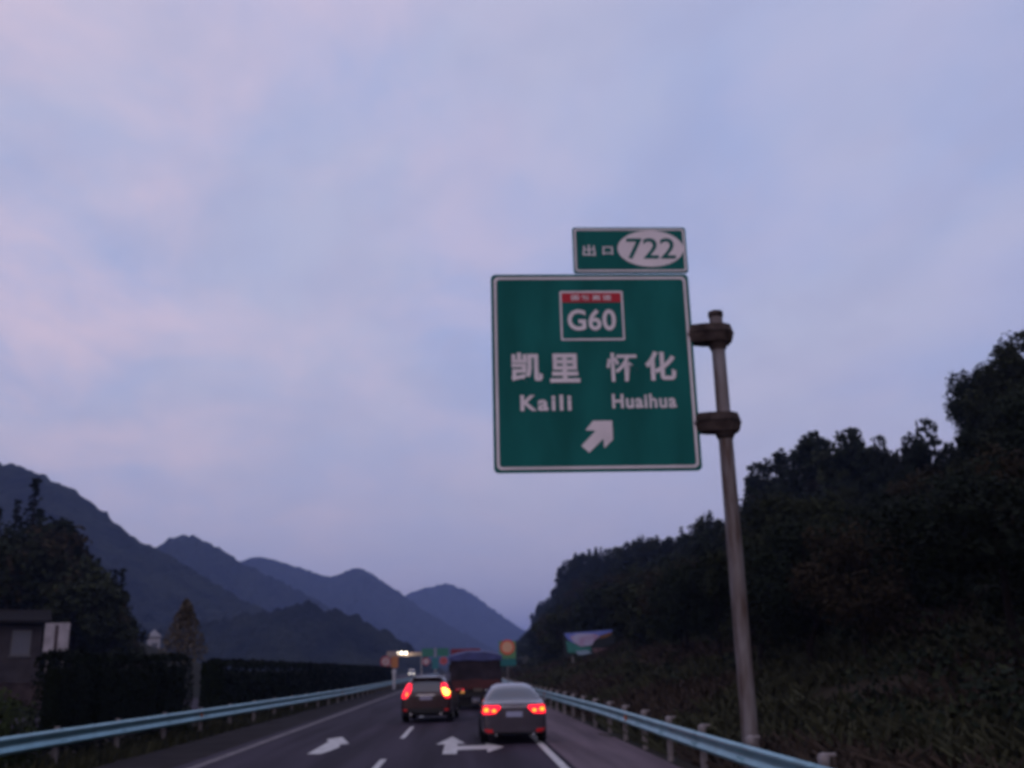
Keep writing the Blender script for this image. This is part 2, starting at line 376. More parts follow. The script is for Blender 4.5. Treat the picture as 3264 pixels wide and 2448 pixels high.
# the tall clump close by, cut off by the right edge
for (x, y, top, w) in ((37.5, 61.5, 23.0, 1.1), (40, 66.5, 23.0, 1.1), (39.8, 70.2, 23.7, 1.0), (40.8, 72.2, 25.2, .72), (40.4, 74.2, 24.2, .5), (42.5, 68.5, 22.6, 1.2), (37, 64.5, 20.5, .9), (42, 60, 24.2, 1.1)):
    z = ground_z(x, y) - .3; B_near[rnd.randrange(3)].put('broadleaf_tree', x, y, z, w * 1.15, 'tall leafy tree in the high dark clump at the right edge', 'tree', 'tall trees at the top right', sz=(top - z) / 8.2)
    taken.append((x, y, 3)); cnt += 1
y = 80.5
while y < 720:                                            # crest
    st = 3.9 if y < 250 else 6.0 if y < 450 else 9
    x = 40 + rnd.uniform(-1.2, 1.2); z = ground_z(x, y) - .3; top = interp(CREST, y) + rnd.uniform(-.5, .9)
    hh = max(3.5, top - z)
    pr = P_far[rnd.randrange(3)] if (y > 98 and rnd.random() < .62) else B_far[rnd.randrange(3)]
    pine = pr in P_far
    pr.put('pine_tree' if pine else 'broadleaf_tree', x, y, z, hh / 8.2 * rnd.uniform(.85, 1.15) * (1.1 if pine else 1) * (.6 if y < 92 else 1), 'dark pine breaking the skyline on the crest of the right hill' if pine else 'round leafy tree on the skyline of the right hill', 'tree', 'pines on the right crest' if pine else 'leafy trees on the right crest', sz=hh / 8.1)
    taken.append((x, y, 3)); cnt += 1; y += st * rnd.uniform(.7, 1.3)
tries = 0
while cnt < 292 and tries < 20000:
    tries += 1
    u = rnd.random(); y = 24 + 330 * u ** 1.9; x = rnd.uniform(12.5, 39)
    if y < 95 and x < 9.5 + .045 * y * 1.0: continue
    lowslope = 15 + (4 if 26 < y < 110 else 0)
    if y < 113 and abs(x / y - .122) < .04: continue
    if x < lowslope and rnd.random() < .8: continue
    if not free(x, y, 3.6 + y * .008): continue
    z = ground_z(x, y) - .3
    lim = min(2 + x * (interp(CREST, 40 * y / (x + k)) - 2) / 40 * .93 for k in (-2.5, 0, 2.5)) - .3
    hh = min(9.0, (lim - z)) * rnd.uniform(.8, 1.0)
    if hh < 2.6: continue
    w = max(.55, hh / 8.2) * rnd.uniform(1.0, 1.3)
    pr = (B_near if y < 75 else B_far)[rnd.randrange(3)] if (y < 75 or rnd.random() < .7) else P_far[rnd.randrange(3)]
    if rnd.random() < .13:
        B_brown[rnd.randrange(2)].put('broadleaf_tree', x, y, z, w, 'brownish autumn tree among the dark ones of the right hillside', 'tree', 'brownish trees on the right slope', sz=hh / 8.1); cnt += 1; continue
    pine = pr in P_far
    pr.put('pine_tree' if pine else 'broadleaf_tree', x, y, z, w, 'dark pine in the wooded right hillside below its skyline' if pine else 'dark leafy tree in the wooded right hillside below its skyline', 'tree', 'pines on the right slope' if pine else 'leafy trees on the right slope', sz=hh / 8.1)
    cnt += 1
# undergrowth, shrubs massed between the trees, and grass on the foot of the slope
r = random.Random(3); ub = MB()
for i in range(7500):
    u = r.random(); y = 16 + 480 * u ** 2.2; x = 8.5 + 33 * r.random() ** .8
    if x < 17 and r.random() < (.86 if y > 24 else .5): continue
    if y < 109.5 and abs(x / y - .122) < .04: continue
    c = Vector((x, y, ground_z(x, y) + .3)); cr = r.uniform(.5, 1.1) * (1 + y / 250)
    for j in range(24 if y < 60 else 13):
        n = rvec(r); n.z = abs(n.z); leaf_quad(ub, c + n * cr * r.uniform(.5, 1), n + rvec(r) * .6, (.12 + y * .0022), r, 0 if r.random() < .7 else 1)
tag(ub.build('undergrowth', [leaf_dark, leaf_mid], fix=False), 'low tangled shrubs covering the right hillside between the trees', 'undergrowth', kind='stuff')
gb = MB()
for i in range(46000):
    y = 12 + 190 * r.random() ** 1.8; x = 4.9 + 14.5 * r.random() ** 1.1
    z = ground_z(x, y); hgt = r.uniform(.12, .42) * (1 + y / 120); a = r.uniform(0, 3.14); w = .035 + y * .0018
    if noise.noise(Vector((x * .3, y * .12, 4))) < -.5: continue
    dx, dy = math.cos(a) * w, math.sin(a) * w; k = len(gb.v); lx, ly = r.gauss(0, .35), r.gauss(0, .35)
    gb.v += [(x - dx, y - dy, z - .05), (x + dx, y + dy, z - .05), (x + lx + dx * .3, y + ly + dy * .3, z + hgt), (x + lx - dx * .3, y + ly - dy * .3, z + hgt * .92)]
    gb.f.append((k, k + 1, k + 2, k + 3)); gb.mi.append(1 if noise.noise(Vector((x * .2, y * .08, 8))) > .05 else 0)
tag(gb.build('grass', [grass_m, grass_r], fix=False), 'rough brownish grass on the bank behind the right guardrail', 'grass', kind='stuff')
gb = MB()
for i in range(5000):
    y = 16 + 110 * r.random() ** 1.7; x = -8.75 - 2.2 * r.random()
    z = ground_z(x, y); hgt = r.uniform(.1, .35); a = r.uniform(0, 3.14); w = .05 + y * .0012; dx, dy = math.cos(a) * w, math.sin(a) * w; k = len(gb.v)
    gb.v += [(x - dx, y - dy, z - .05), (x + dx, y + dy, z - .05), (x + dx * .3 + .1, y + dy * .3, z + hgt), (x - dx * .3 + .1, y - dy * .3, z + hgt)]; gb.f.append((k, k + 1, k + 2, k + 3)); gb.mi.append(0)
tag(gb.build('grass', [grass_m], fix=False), 'short grass under the left guardrail along the median', 'grass', kind='stuff')

# left wood: skyline trees first, then what fills the slope
for (x, y, top, kind) in ((-46.5, 100, 17.6, 0), (-43.9, 100, 18.9, 0), (-45.2, 99, 18.0, 0), (-42.3, 100, 21.0, 0), (-41.2, 99, 17.8, 0), (-40.0, 99, 17.9, 1), (-39.0, 98, 16.6, 1), (-38.2, 98, 15.6, 0), (-37.2, 97, 14.9, 0), (-36.2, 96, 13.8, 0), (-35.4, 96, 12.9, 1), (-34.2, 96, 12.6, 0), (-32.8, 97, 11.6, 0),
                          (-31.8, 96, 11.6, 0), (-30.9, 95, 9.2, 0), (-31.2, 95, 7.6, 1), (-30.9, 95, 6.2, 1), (-29.8, 94, 4.6, 1), (-28.6, 93, 3.4, 1), (-47.5, 97, 15.5, 0), (-45, 95, 15.6, 1)):
    z = ground_z(x, y) - .2; hh = max(2.4, top - z)
    if kind == 0: P_left[rnd.randrange(2)].put('conifer_tree', x, y, z, max(.6, hh / 8.2 * 1.15), 'narrow dark conifer on the skyline of the left wood', 'tree', 'conifers of the left wood', sz=hh / 8.1)
    else: B_left[rnd.randrange(3)].put('broadleaf_tree', x, y, z, max(.5, hh / 8.2), 'brownish leafy tree on the edge of the left wood', 'tree', 'leafy edge trees of the left wood', sz=hh / 8.0)
for i in range(46):
    x = rnd.uniform(-52, -28.5); y = rnd.uniform(80, 94); z = ground_z(x, y) - .2
    lim = max(2.0, interp([(-50, 14.5), (-42, 14.5), (-39, 14), (-34, 9.5), (-30, 5.0), (-27, 2.4)], x * 96 / y))
    hh = max(2.0, (lim - z) * rnd.uniform(.75, 1))
    B_left[rnd.randrange(3)].put('broadleaf_tree', x, y, z, max(.55, hh / 8) * rnd.uniform(1, 1.3), 'brownish leafy tree inside the left wood behind the house', 'tree', 'leafy trees inside the left wood', sz=hh / 8)

# ---------------------------------------------------------------- hedges and bushes on the median
def hedge(x0, x1, y0, y1, z1, dens, s, seed, label, taper=0.0):
    r = random.Random(seed); b = MB(); zb = -.1
    def top(y): return z1 - taper * (y - y0) + .10 * noise.noise(Vector((y * .9, seed, 0))) + .06 * noise.noise(Vector((y * 2.7, seed, 3)))
    n = int(dens * ((y1 - y0) * (z1 * 2 + (x1 - x0)) + (x1 - x0) * z1 * 2))
    for i in range(n):
        y = r.uniform(y0, y1); x = r.uniform(x0, x1); z = zb + (top(y) - zb) * r.random(); q = r.random()
        bul = .16 * noise.noise(Vector((y * 1.1, z * 1.1, seed)))
        if q < .42: x = x1 + bul; nn = Vector((1, 0, .2))
        elif q < .56: x = x0 - bul; nn = Vector((-1, 0, .2))
        elif q < .82: z = top(y) + r.gauss(0, .05); nn = Vector((0, 0, 1))
        elif q < .92: y = y0 - bul; nn = Vector((0, -1, .2))
        else: y = y1 + bul; nn = Vector((0, 1, .2))
        e = .22                                             # rounded shoulders
        dz = max(0, z - (top(y) - e)) / e; sh = e * (1 - math.sqrt(max(0, 1 - min(1, dz) ** 2))) * .8
        xm = (x0 + x1) / 2; x = xm + (x - xm) * (1 - sh / ((x1 - x0) / 2)) if x1 > x0 else x
        leaf_quad(b, Vector((x, y, z)) + rvec(r) * s * .4, nn + rvec(r) * .7, s, r)
    o = tag(b.build('hedge', hedge_m, fix=False), label, 'hedge')
    st = MB()
    k = y0 + .4
    while k < y1 - .2:
        xm = (x0 + x1) / 2; st.tube((xm, k, -.3), (xm + r.uniform(-.2, .2), k + r.uniform(-.2, .2), z1 * .85), .05, .02, 6)
        k += 1.2
    inner = MB().box(((x0 + x1) / 2, (y0 + y1) / 2, z1 * .46), ((x1 - x0) * .72, (y1 - y0) - .5, z1 * .84 - .05 - taper * (y1 - y0)), bev=.2)
    st.build('stem', bark, o); inner.build('inner_growth', hedge_m, o)
    return o
hedge(-11.75, -11.0, 28.9, 31.8, 2.62, 150, .10, 1, 'tall dark clipped hedge nearest the camera above the left guardrail')
hedge(-11.75, -11.0, 32.0, 38.6, 2.56, 130, .11, 2, 'clipped hedge in the middle of the near block on the left')
hedge(-11.75, -11.0, 38.8, 42.4, 2.66, 110, .12, 3, 'short clipped hedge just before the gap with the pale tree trunk')
hedge(-11.75, -11.0, 47.3, 165, 2.52, 34, .22, 4, 'long dark hedge running into the distance beyond the pale trunk', taper=.0016)
def bush(x, y, rad, h, n, s, m, seed, label):
    r = random.Random(seed); b = MB()
    for i in range(n):
        d = rvec(r); d.z = abs(d.z); f = r.uniform(.6, 1.03) * (1 + .18 * noise.noise(d * 2.2 + Vector((seed, 0, 0))))
        leaf_quad(b, Vector((d.x * rad * f, d.y * rad * f, d.z * h * f)), d + rvec(r) * .7, s, r)
    o = empty('bush', (x, y, -.18), label, 'bush'); b.build('foliage', m, o, fix=False)
    st = MB()
    for i in range(5):
        a = r.uniform(0, 6.28); st.tube((0, 0, -.1), (math.cos(a) * rad * .5, math.sin(a) * rad * .5, h * .7), .04, .015, 6)
    st.build('stem', bark, o)
bush(-11.65, 25.8, 1.6, 2.0, 4200, .11, bush_m, 31, 'low olive green bush at the bottom left before the hedge')
bush(-10.55, 39.6, .5, 1.15, 420, .10, bush_m, 32, 'small light green shrub against the hedge near the pale trunk')
ct = empty('columnar_tree', (-13.5, 50.3, -.18), 'slender pale brown cone shaped tree rising behind the hedge beside its gap', 'tree'); ct.scale = (1.38, 1.38, 1.08)
cb = MB(); r = random.Random(12)
for i in range(2600):
    t = r.random() ** .75; z = 2.55 + 2.75 * t; rad = .98 * (1 - t) ** .75 * (.45 + .55 * min(1, t * 4 + .4)); a = r.uniform(0, 6.28); f = r.random() ** .5
    leaf_quad(cb, Vector((math.cos(a) * rad * f, math.sin(a) * rad * f, z)), rvec(r) + Vector((0, 0, .2)), .10, r)
cb.build('crown', leaf_pale, ct, fix=False)
tb = MB().tube((0, 0, -.2), (.05, 0, 2.6), .11, .07, 10).tube((.05, 0, 2.6), (0, 0, 5.2), .06, .01, 8)
for i in range(14):
    z = 2.5 + i * .17; a = r.uniform(0, 6.28); q = .75 * (1 - i / 16); tb.tube((0, 0, z), (math.cos(a) * q, math.sin(a) * q, z + .45), .02, .006, 5)
tb.build('trunk', bark_pale, ct)

# ---------------------------------------------------------------- guardrails
WB = [(0, .155), (.02, .16), (.075, .125), (.08, .095), (.02, .03), (.015, 0), (.02, -.03), (.08, -.095), (.075, -.125), (.02, -.16), (0, -.155)]
def guardrail(path, side, posts, ztop, label, reflect, cap, k=1.0):
    g = empty('guardrail', (path[0][0], 0, 0), label, 'guardrail'); ox = path[0][0]
    def px(y): return interp([(p[1], p[0]) for p in path], y) - ox
    ys = []; y = path[0][1]
    while y < path[-1][1]: ys.append(y); y += 4 if y < 200 else 12
    ys.append(path[-1][1]); zc = ztop - .16 * k; vs = []; n = len(WB)
    for y in ys:
        for a, b in WB: vs.append((px(y) + side * a * k, y, zc + b * k))
        for a, b in reversed(WB): vs.append((px(y) + side * (a * k - .006), y, zc + b * k))
    m = 2 * n
    fs = [(i * m + j, i * m + (j + 1) % m, (i + 1) * m + (j + 1) % m, (i + 1) * m + j) for i in range(len(ys) - 1) for j in range(m)]
    fs += [tuple(range(m)), tuple((len(ys) - 1) * m + j for j in range(m))]
    bm_ = MB().add(vs, fs)
    for y in posts:                                          # overlapped joints of the beam sections
        if y > 90: break
        jv = [(px(yy) + side * (a * k + .007), yy, zc + b * k * 1.02) for yy in (y - .17, y + .17) for a, b in WB]; jv += [(x_ - side * .004, y_, z_) for x_, y_, z_ in jv]
        bm_.add(jv, [(i, i + 1, n + i + 1, n + i) for i in range(n - 1)] + [(2 * n + i, 2 * n + i + 1, 3 * n + i + 1, 3 * n + i) for i in range(n - 1)] + [(i, i + 1, 2 * n + i + 1, 2 * n + i) for i in range(n - 1)] + [(n + i, n + i + 1, 3 * n + i + 1, 3 * n + i) for i in range(n - 1)])
        for yy in (y - .1, y + .1):
            for zb in (-.055, .055): bm_.box((px(yy) + side * (.055 * k + .01), yy, zc + zb * k), (.02, .03, .03))
    bm_.build('rail_beam', steel, g, smooth=True)
    pm = cm = None
    for y in posts:
        x = px(y) - side * .13; zg = -.35
        if pm is None:
            pb = MB().lathe([(0.0, zg), (.07, zg), (.07, ztop + .05), (.0, ztop + .05)], 14)
            pb.box((side * .09, 0, zc), (.10, .14, .22))
            p = pb.build('post', steel_post, g, (x, y, 0), smooth=True); pm = p.data
        else:
            p = bpy.data.objects.new('post', pm); C.objects.link(p); p.parent = g; p.location = (x, y, 0)
        if cap:
            if cm is None:
                c = MB().lathe([(.078, ztop - .0), (.078, ztop + .06), (.06, ztop + .10), (0, ztop + .125)], 14)
                c.box((side * -.06, -.02, ztop + .09), (.20, .05, .05), bev=.015).build('post_cap', steel_post, p, smooth=True); cm = p.children[0].data
            else:
                c = bpy.data.objects.new('post_cap', cm); C.objects.link(c); c.parent = p
    om = mat('orange_reflector', (.55, .16, .04), .4)
    for y in reflect:
        rb = MB().box((px(y) + side * .055, y, zc), (.05, .09, .14), bev=.012); rb.build('reflector', om, g)
guardrail([(4.36, -6), (4.38, 20), (4.48, 33), (4.3, 50), (4.1, 75), (4.3, 140), (4.3, 330)], -1, [3.1 + 3.35 * i for i in range(60)], .76, 'silver guardrail with capped posts along the right shoulder', (28.5, 55), True)
guardrail([(-10.2, 5), (-10.05, 24), (-9.55, 37), (-8.75, 58), (-8.35, 75), (-8.25, 130), (-8.2, 330)], 1, [6.3 + 4.05 * i for i in range(58)], .78, 'bluish guardrail below the hedge along the left median', (38.2, 72), False, 1.25)

# ---------------------------------------------------------------- the exit sign
sg = empty('exit_sign', (4.95, 18.1, -.1), 'large green exit sign for Kaili and Huaihua on a tall weathered pole', 'road sign')
def SX(x): return x - 4.95
def SZ(z): return z + .1
pb = MB(); pr = [(.0, 0), (.145, 0), (.14, 4), (.132, 6.5), (.128, 8.62), (0, 8.62)]
pb.lathe(pr, 24); pole = pb.build('pole', pole_m, sg, smooth=True)
MB().lathe([(.131, 8.56), (.145, 8.58), (.145, 8.66), (.135, 8.68), (0, 8.68)], 20).build('pole_cap', rust, pole, smooth=True)
MB().lathe([(0, 0), (.30, 0), (.30, .04), (.17, .05), (.15, .3), (.14, .3)], 20).build('base_flange', rust, pole, smooth=True)
for zc in (8.13, 6.37):
    a = MB()
    for s in (0, 1):
        z0, z1 = (zc - .20, zc - .02) if s == 0 else (zc + .0, zc + .16)
        poly = [(-.62, -.10), (-.30, -.24), (.10, -.28), (.29, -.16), (.29, .16), (.10, .28), (-.30, .24), (-.62, .10)]
        if s == 1: poly = [(x * .97 - .005, y * .97) for x, y in poly]
        n = len(poly); inset = [(x * .92 - .02, y * .8) for x, y in poly]
        lo, hi = (inset, poly) if s == 0 else (poly, inset)
        vs = [(x, y, SZ(z0)) for x, y in lo] + [(x, y, SZ(z1)) for x, y in hi]
        a.add(vs, [tuple(range(n)), tuple(range(2 * n - 1, n - 1, -1))] + [(i, n + i, n + (i + 1) % n, (i + 1) % n) for i in range(n)])
    a.lathe([(.145, SZ(zc - .33)), (.20, SZ(zc - .2)), (.145, SZ(zc - .2))], 18)
    arm = a.build('mounting_arm', rust, sg)
    MB().box((-2.25, .04, SZ(zc)), (3.4, .09, .12)).build('cross_rail', alu, arm)
def rrect(x0, x1, z0, z1, r=.06, n=5):
    p = []
    for cx, cz, a0 in ((x1 - r, z1 - r, 0), (x0 + r, z1 - r, 90), (x0 + r, z0 + r, 180), (x1 - r, z0 + r, 270)):
        for i in range(n + 1):
            t = R(a0 + 90 * i / n); p.append((cx + r * math.cos(t), cz + r * math.sin(t)))
    return p
def ring(b, o, i, y0, y1):
    n = len(o); vs = [(x, y0, z) for x, z in o] + [(x, y0, z) for x, z in i] + [(x, y1, z) for x, z in o] + [(x, y1, z) for x, z in i]
    for k in range(n):
        q = (k + 1) % n
        b.f += [tuple(len(b.v) + t for t in f) for f in ((k, q, n + q, n + k), (2 * n + k, 3 * n + k, 3 * n + q, 2 * n + q), (k, 2 * n + k, 2 * n + q, q), (n + k, n + q, 3 * n + q, 3 * n + k))]; b.mi += [0] * 4
    b.v += vs; return b
FY = -.10      # front face, metres before the pole axis
def panel(name, x0, x1, z0, z1, inset, bw, r):
    p = MB().prism(rrect(SX(x0), SX(x1), SZ(z0), SZ(z1), r), FY, FY + .04).build(name, sign_green, sg)
    o = rrect(SX(x0) + inset, SX(x1) - inset, SZ(z0) + inset, SZ(z1) - inset, r); i = rrect(SX(x0) + inset + bw, SX(x1) - inset - bw, SZ(z0) + inset + bw, SZ(z1) - inset - bw, r * .7)
    ring(MB(), o, i, FY - .004, FY + .002).build('border', sign_white, p); return p
sp = panel('sign_panel', .575, 4.44, 5.43, 9.335, .055, .05, .09)
ep = panel('exit_number_panel', 2.20, 4.455, 9.365, 10.33, .03, .035, .05)
TY = FY - .005
text('lettering', '凯', SX(1.23), SZ(7.45), .60, .58, TY, sign_white, sp, bold=.030)
text('lettering', '里', SX(1.95), SZ(7.43), .57, .57, TY, sign_white, sp, bold=.030)
text('lettering', '怀', SX(3.04), SZ(7.44), .60, .57, TY, sign_white, sp, bold=.016)
text('lettering', '化', SX(3.78), SZ(7.46), .59, .58, TY, sign_white, sp, bold=.030)
text('lettering', 'Kaili', SX(1.57), SZ(6.75), .96, .31, TY, sign_white, sp, bold=.03, space=1.22)
text('lettering', 'Huaihua', SX(3.43), SZ(6.77), 1.22, .28, TY, sign_white, sp, bold=.028, space=1.1)
ar = [(2.205, 5.92), (2.345, 5.79), (2.62, 6.05), (2.63, 5.87), (2.80, 6.03), (2.80, 6.395), (2.44, 6.395), (2.29, 6.215), (2.48, 6.205)]
MB().prism([(SX(x), SZ(z)) for x, z in ar], TY - .003, TY + .006).build('direction_arrow', sign_white, sp)
sh = ring(MB(), rrect(SX(1.90), SX(3.13), SZ(7.98), SZ(8.985), .03), rrect(SX(1.935), SX(3.095), SZ(8.015), SZ(8.95), .02), TY - .003, TY + .004).build('route_shield', sign_white, sp)
MB().prism([(SX(1.94), SZ(8.755)), (SX(3.09), SZ(8.755)), (SX(3.09), SZ(8.945)), (SX(1.94), SZ(8.945))], TY - .002, TY + .004).build('red_band', sign_red, sh)
text('lettering', '国家高速', SX(2.515), SZ(8.85), .78, .11, TY - .004, sign_white, sh, bold=.012, space=1.3)
text('lettering', 'G60', SX(2.505), SZ(8.395), .93, .43, TY, sign_white, sh, bold=.022, space=1.05)
el = [(SX(3.735) + .655 * math.cos(2 * math.pi * i / 48), SZ(9.875) + .385 * math.sin(2 * math.pi * i / 48)) for i in range(48)]
ov = MB().prism(el, TY - .002, TY + .004).build('number_oval', sign_white, ep)
text('lettering', '722', SX(3.745), SZ(9.875), .97, .44, TY - .005, sign_green, ov, bold=.008)
text('lettering', '出', SX(2.515), SZ(9.84), .25, .235, TY, sign_white, ep, bold=.014)
text('lettering', '口', SX(2.885), SZ(9.835), .20, .17, TY, sign_white, ep, bold=.02)

# ---------------------------------------------------------------- cars
glass = mat('car_glass', (.035, .035, .045), .06, 0, spec=.8, coat=.6)
tyre_m = mat('tyre', (.012, .012, .012), .85); rim_m = mat('rim', (.30, .30, .31), .35, .7); black = mat('black_plastic', (.012, .012, .013), .6)
tail_red = mat('tail_lamp_red', (.25, .005, .01), .25, emit=(1, .012, .035), estr=2.2)
tail_core = mat('tail_lamp_core', (.5, .2, .02), .25, emit=(1, .30, .02), estr=2.6)
turn_core = mat('turn_signal', (.5, .3, .02), .25, emit=(1, .52, .06), estr=6.0)
tail_dim = mat('reflector_red', (.30, .008, .015), .3, emit=(1, .02, .02), estr=.10)
plate_m = mat('plate_blue', (.10, .14, .38), .45); plate_w = mat('plate_white', (.5, .5, .55), .45)
chrome = mat('chrome', (.65, .64, .66), .18, 1.0)
def bake(o):
    me = bpy.data.meshes.new_from_object(o.evaluated_get(bpy.context.evaluated_depsgraph_get())); old = o.data
    o.modifiers.clear(); o.data = me; me.polygons.foreach_set('use_smooth', [True] * len(me.polygons)); return o
class Car:
    def __init__(s, name, loc, label, cat, st, paint_m, wheels, wr, rz=0, flip=False):
        s.root = empty(name, loc, label, cat, None, rz); vs = []; n = 0
        for (y, w, zb, zs, zt, wt) in st:
            half = [(0, zb), (.8 * w, zb), (.965 * w, zb + .07), (w, zb + .35 * (zs - zb)), (w * .995, zb + .7 * (zs - zb)), (.955 * w, zs), ((.94 * w + wt) / 2 + .02, (zs + zt) / 2), (wt, zt - .05 * min(1, (zt - zs) * 3)), (.72 * wt, zt), (0, zt + .012)]
            full = half + [(-x, z) for x, z in reversed(half[1:-1])]
            n = len(full); vs += [(x, y, z) for x, z in full]
        fs = [(i * n + j, i * n + (j + 1) % n, (i + 1) * n + (j + 1) % n, (i + 1) * n + j) for i in range(len(st) - 1) for j in range(n)]
        for e in (0, len(st) - 1):
            b = e * n; h = 9
            for k in range(1, 9):
                q = (b + k, b + k + 1, b + (n - k - 1) % n, b + (n - k) % n) if k < 8 else (b + 8, b + 9, b + 10)
                if k == 8: fs.append(q)
                else: fs.append(q)
            fs.append((b, b + 1, b + n - 1))
        s.body = MB().add(vs, fs).build('body', paint_m, s.root)
        md = s.body.modifiers.new('s', 'SUBSURF'); md.levels = md.render_levels = 3
        bake(s.body)
        s.tree = BVHTree.FromObject(s.body, bpy.context.evaluated_depsgraph_get())
        W_ = max(t[1] for t in st)
        cut = MB()
        for wy in wheels:
            for sx in (-1, 1): cut.tube((sx * (W_ + .1), wy, wr), (sx * (W_ - .30), wy, wr), wr + .05, n=28)
        co = cut.build('cutter', black); bo = s.body.modifiers.new('b', 'BOOLEAN'); bo.object = co; bo.operation = 'DIFFERENCE'; bo.solver = 'EXACT'
        bake(s.body); bpy.data.objects.remove(co)
        for wy in wheels:
            for sx in (-1, 1):
                x0 = W_ - .21
                t = MB().lathe([(wr * .62, 0), (wr * .9, -.01), (wr * .985, .02), (wr, .06), (wr, .15), (wr * .985, .19), (wr * .9, .215), (wr * .62, .2)], 28, 'X').build('tyre', tyre_m, None, smooth=True)
                wh = empty('wheel', (sx * x0, wy, wr), None, None, None, 0 if sx > 0 else math.pi); wh.parent = s.root
                t.parent = wh
                rb = MB().lathe([(wr * .64, .02), (wr * .64, .185), (wr * .60, .19), (wr * .57, .15), (wr * .5, .08), (0, .08)], 28, 'X')
                for k in range(5):
                    a = 2 * math.pi * k / 5; rb.box((.15, math.cos(a) * wr * .32, math.sin(a) * wr * .32), (.03, wr * .54, wr * .13), Matrix.Rotation(a, 3, 'X'))
                rb.build('rim', rim_m, wh, smooth=True)
        s.under = MB().box((0, (wheels[0] + wheels[1]) / 2, wr * .9), (W_ * 1.5, wheels[1] - wheels[0] + .9, .18), bev=.03).build('underbody', black, s.root)
    def patch(s, name, poly, view, m, off=.006, thick=.03, cuts=3, parent=None, smooth=True):
        D = {'back': Vector((0, 1, 0)), 'front': Vector((0, -1, 0)), 'left': Vector((1, 0, 0)), 'right': Vector((-1, 0, 0)), 'top': Vector((0, 0, -1))}[view]
        bm = bmesh.new()
        def P(a, b): return Vector((a, 0, b)) if view in ('back', 'front') else Vector((0, a, b)) if view in ('left', 'right') else Vector((a, b, 0))
        f = bm.faces.new([bm.verts.new(P(a, b)) for a, b in poly])
        bmesh.ops.triangulate(bm, faces=[f])
        for _ in range(cuts): bmesh.ops.subdivide_edges(bm, edges=[e for e in bm.edges if e.calc_length() > .05], cuts=1, use_grid_fill=True)
        bmesh.ops.triangulate(bm, faces=bm.faces[:])
        bm.verts.index_update(); top = []; bot = []
        for v in bm.verts:
            o = v.co - D * 12
            h = s.tree.ray_cast(o, D)
            p = h[0] if h[0] is not None else None
            if p is None:
                q = s.tree.find_nearest(v.co + D * (-.5 if view in ('back',) else 0)); p = q[0]
            top.append(p - D * off); bot.append(p + D * thick)
        n = len(top); fs = [[v.index for v in f.verts] for f in bm.faces]
        sides = []
        for e in bm.edges:
            if len(e.link_faces) == 1:
                a, b = e.verts[0].index, e.verts[1].index; sides.append((a, b, n + b, n + a))
        b = MB().add(top + bot, fs + [[n + i for i in reversed(f)] for f in fs] + sides); bm.free()
        return b.build(name, m, parent or s.root, smooth=smooth)
    def both(s, name, poly, view, m, **k):
        a = s.patch(name, poly, view, m, **k); b = s.patch(name, [(-x, z) for x, z in reversed(poly)], view, m, **k); return a, b
    def mirrors(s, y, z, x, m):
        for sx in (-1, 1):
            MB().box((sx * (x + .08), y, z), (.20, .10, .13), bev=.035).box((sx * (x - .05), y + .02, z - .04), (.12, .04, .04)).build('door_mirror', m, s.root, smooth=True)

# silver sedan on the shoulder line
sed_paint = mat('sedan_paint', (.060, .050, .066), .28, .35, coat=.8, scale=3, var=.05)
sed = Car('sedan_car', (1.345, 28.4, 0.004), 'silver grey sedan with lit red tail lamps on the right edge line', 'car',
    [(.0, .80, .28, .98, 1.01, .66), (.05, .865, .24, 1.02, 1.055, .74), (.30, .89, .22, 1.04, 1.09, .78), (.50, .90, .22, 1.04, 1.12, .78), (.95, .905, .20, 1.02, 1.42, .60), (1.35, .91, .20, 1.0, 1.53, .57), (2.1, .91, .20, .98, 1.56, .57),
     (2.6, .91, .20, .97, 1.50, .58), (3.05, .91, .20, .96, 1.22, .66), (3.45, .905, .20, .94, 1.0, .76), (4.1, .88, .20, .86, .90, .76), (4.55, .82, .22, .74, .78, .66), (4.72, .70, .28, .64, .68, .52)], sed_paint, (.98, 3.72), .325)
sed.patch('rear_window', [(-.70, 1.12), (.70, 1.12), (.54, 1.44), (.25, 1.485), (-.25, 1.485), (-.54, 1.44)], 'back', glass, thick=.02)
for v in ('left', 'right'):
    sed.patch('side_window', [(1.05, 1.06), (1.95, 1.04), (1.95, 1.45), (1.45, 1.44), (1.2, 1.32)], v, glass); sed.patch('side_window', [(2.0, 1.04), (3.0, 1.03), (2.55, 1.40), (2.0, 1.45)], v, glass)
sed.patch('windscreen', [(-.64, 1.05), (.64, 1.05), (.5, 1.44), (-.5, 1.44)], 'front', glass)
for sx in (-1, 1):
    lamp = [(.40, .90), (.36, .955), (.42, 1.0), (.62, 1.0), (.80, 1.01), (.895, .99), (.89, .83), (.84, .78), (.70, .775), (.52, .79)]
    pl = [(sx * x, z) for x, z in lamp]; pl = pl if sx > 0 else pl[::-1]
    t = sed.patch('tail_lamp', pl, 'back', tail_red, off=.018)
    for (cx, cz, a, b) in ((.55, .865, .062, .036), (.76, .89, .066, .052)):
        c = [(sx * (cx + a * math.cos(k * math.pi / 7)), cz + b * math.sin(k * math.pi / 7)) for k in range(14)]; c = c if sx > 0 else c[::-1]
        sed.patch('lamp_core', c, 'back', tail_core, off=.024, thick=.0, parent=t, cuts=2)
    rf = [(sx * x, z) for x, z in ((.58, .30), (.80, .31), (.82, .40), (.60, .385))]; sed.patch('bumper_reflector', rf if sx > 0 else rf[::-1], 'back', tail_dim, off=.012, cuts=2)
sed.patch('boot_sheen_trim', [(-.37, .93), (.37, .93), (.38, 1.0), (-.38, 1.0)], 'back', chrome, off=.014, cuts=3)  # chrome strip made taller to imitate the sky reflected on the boot lid
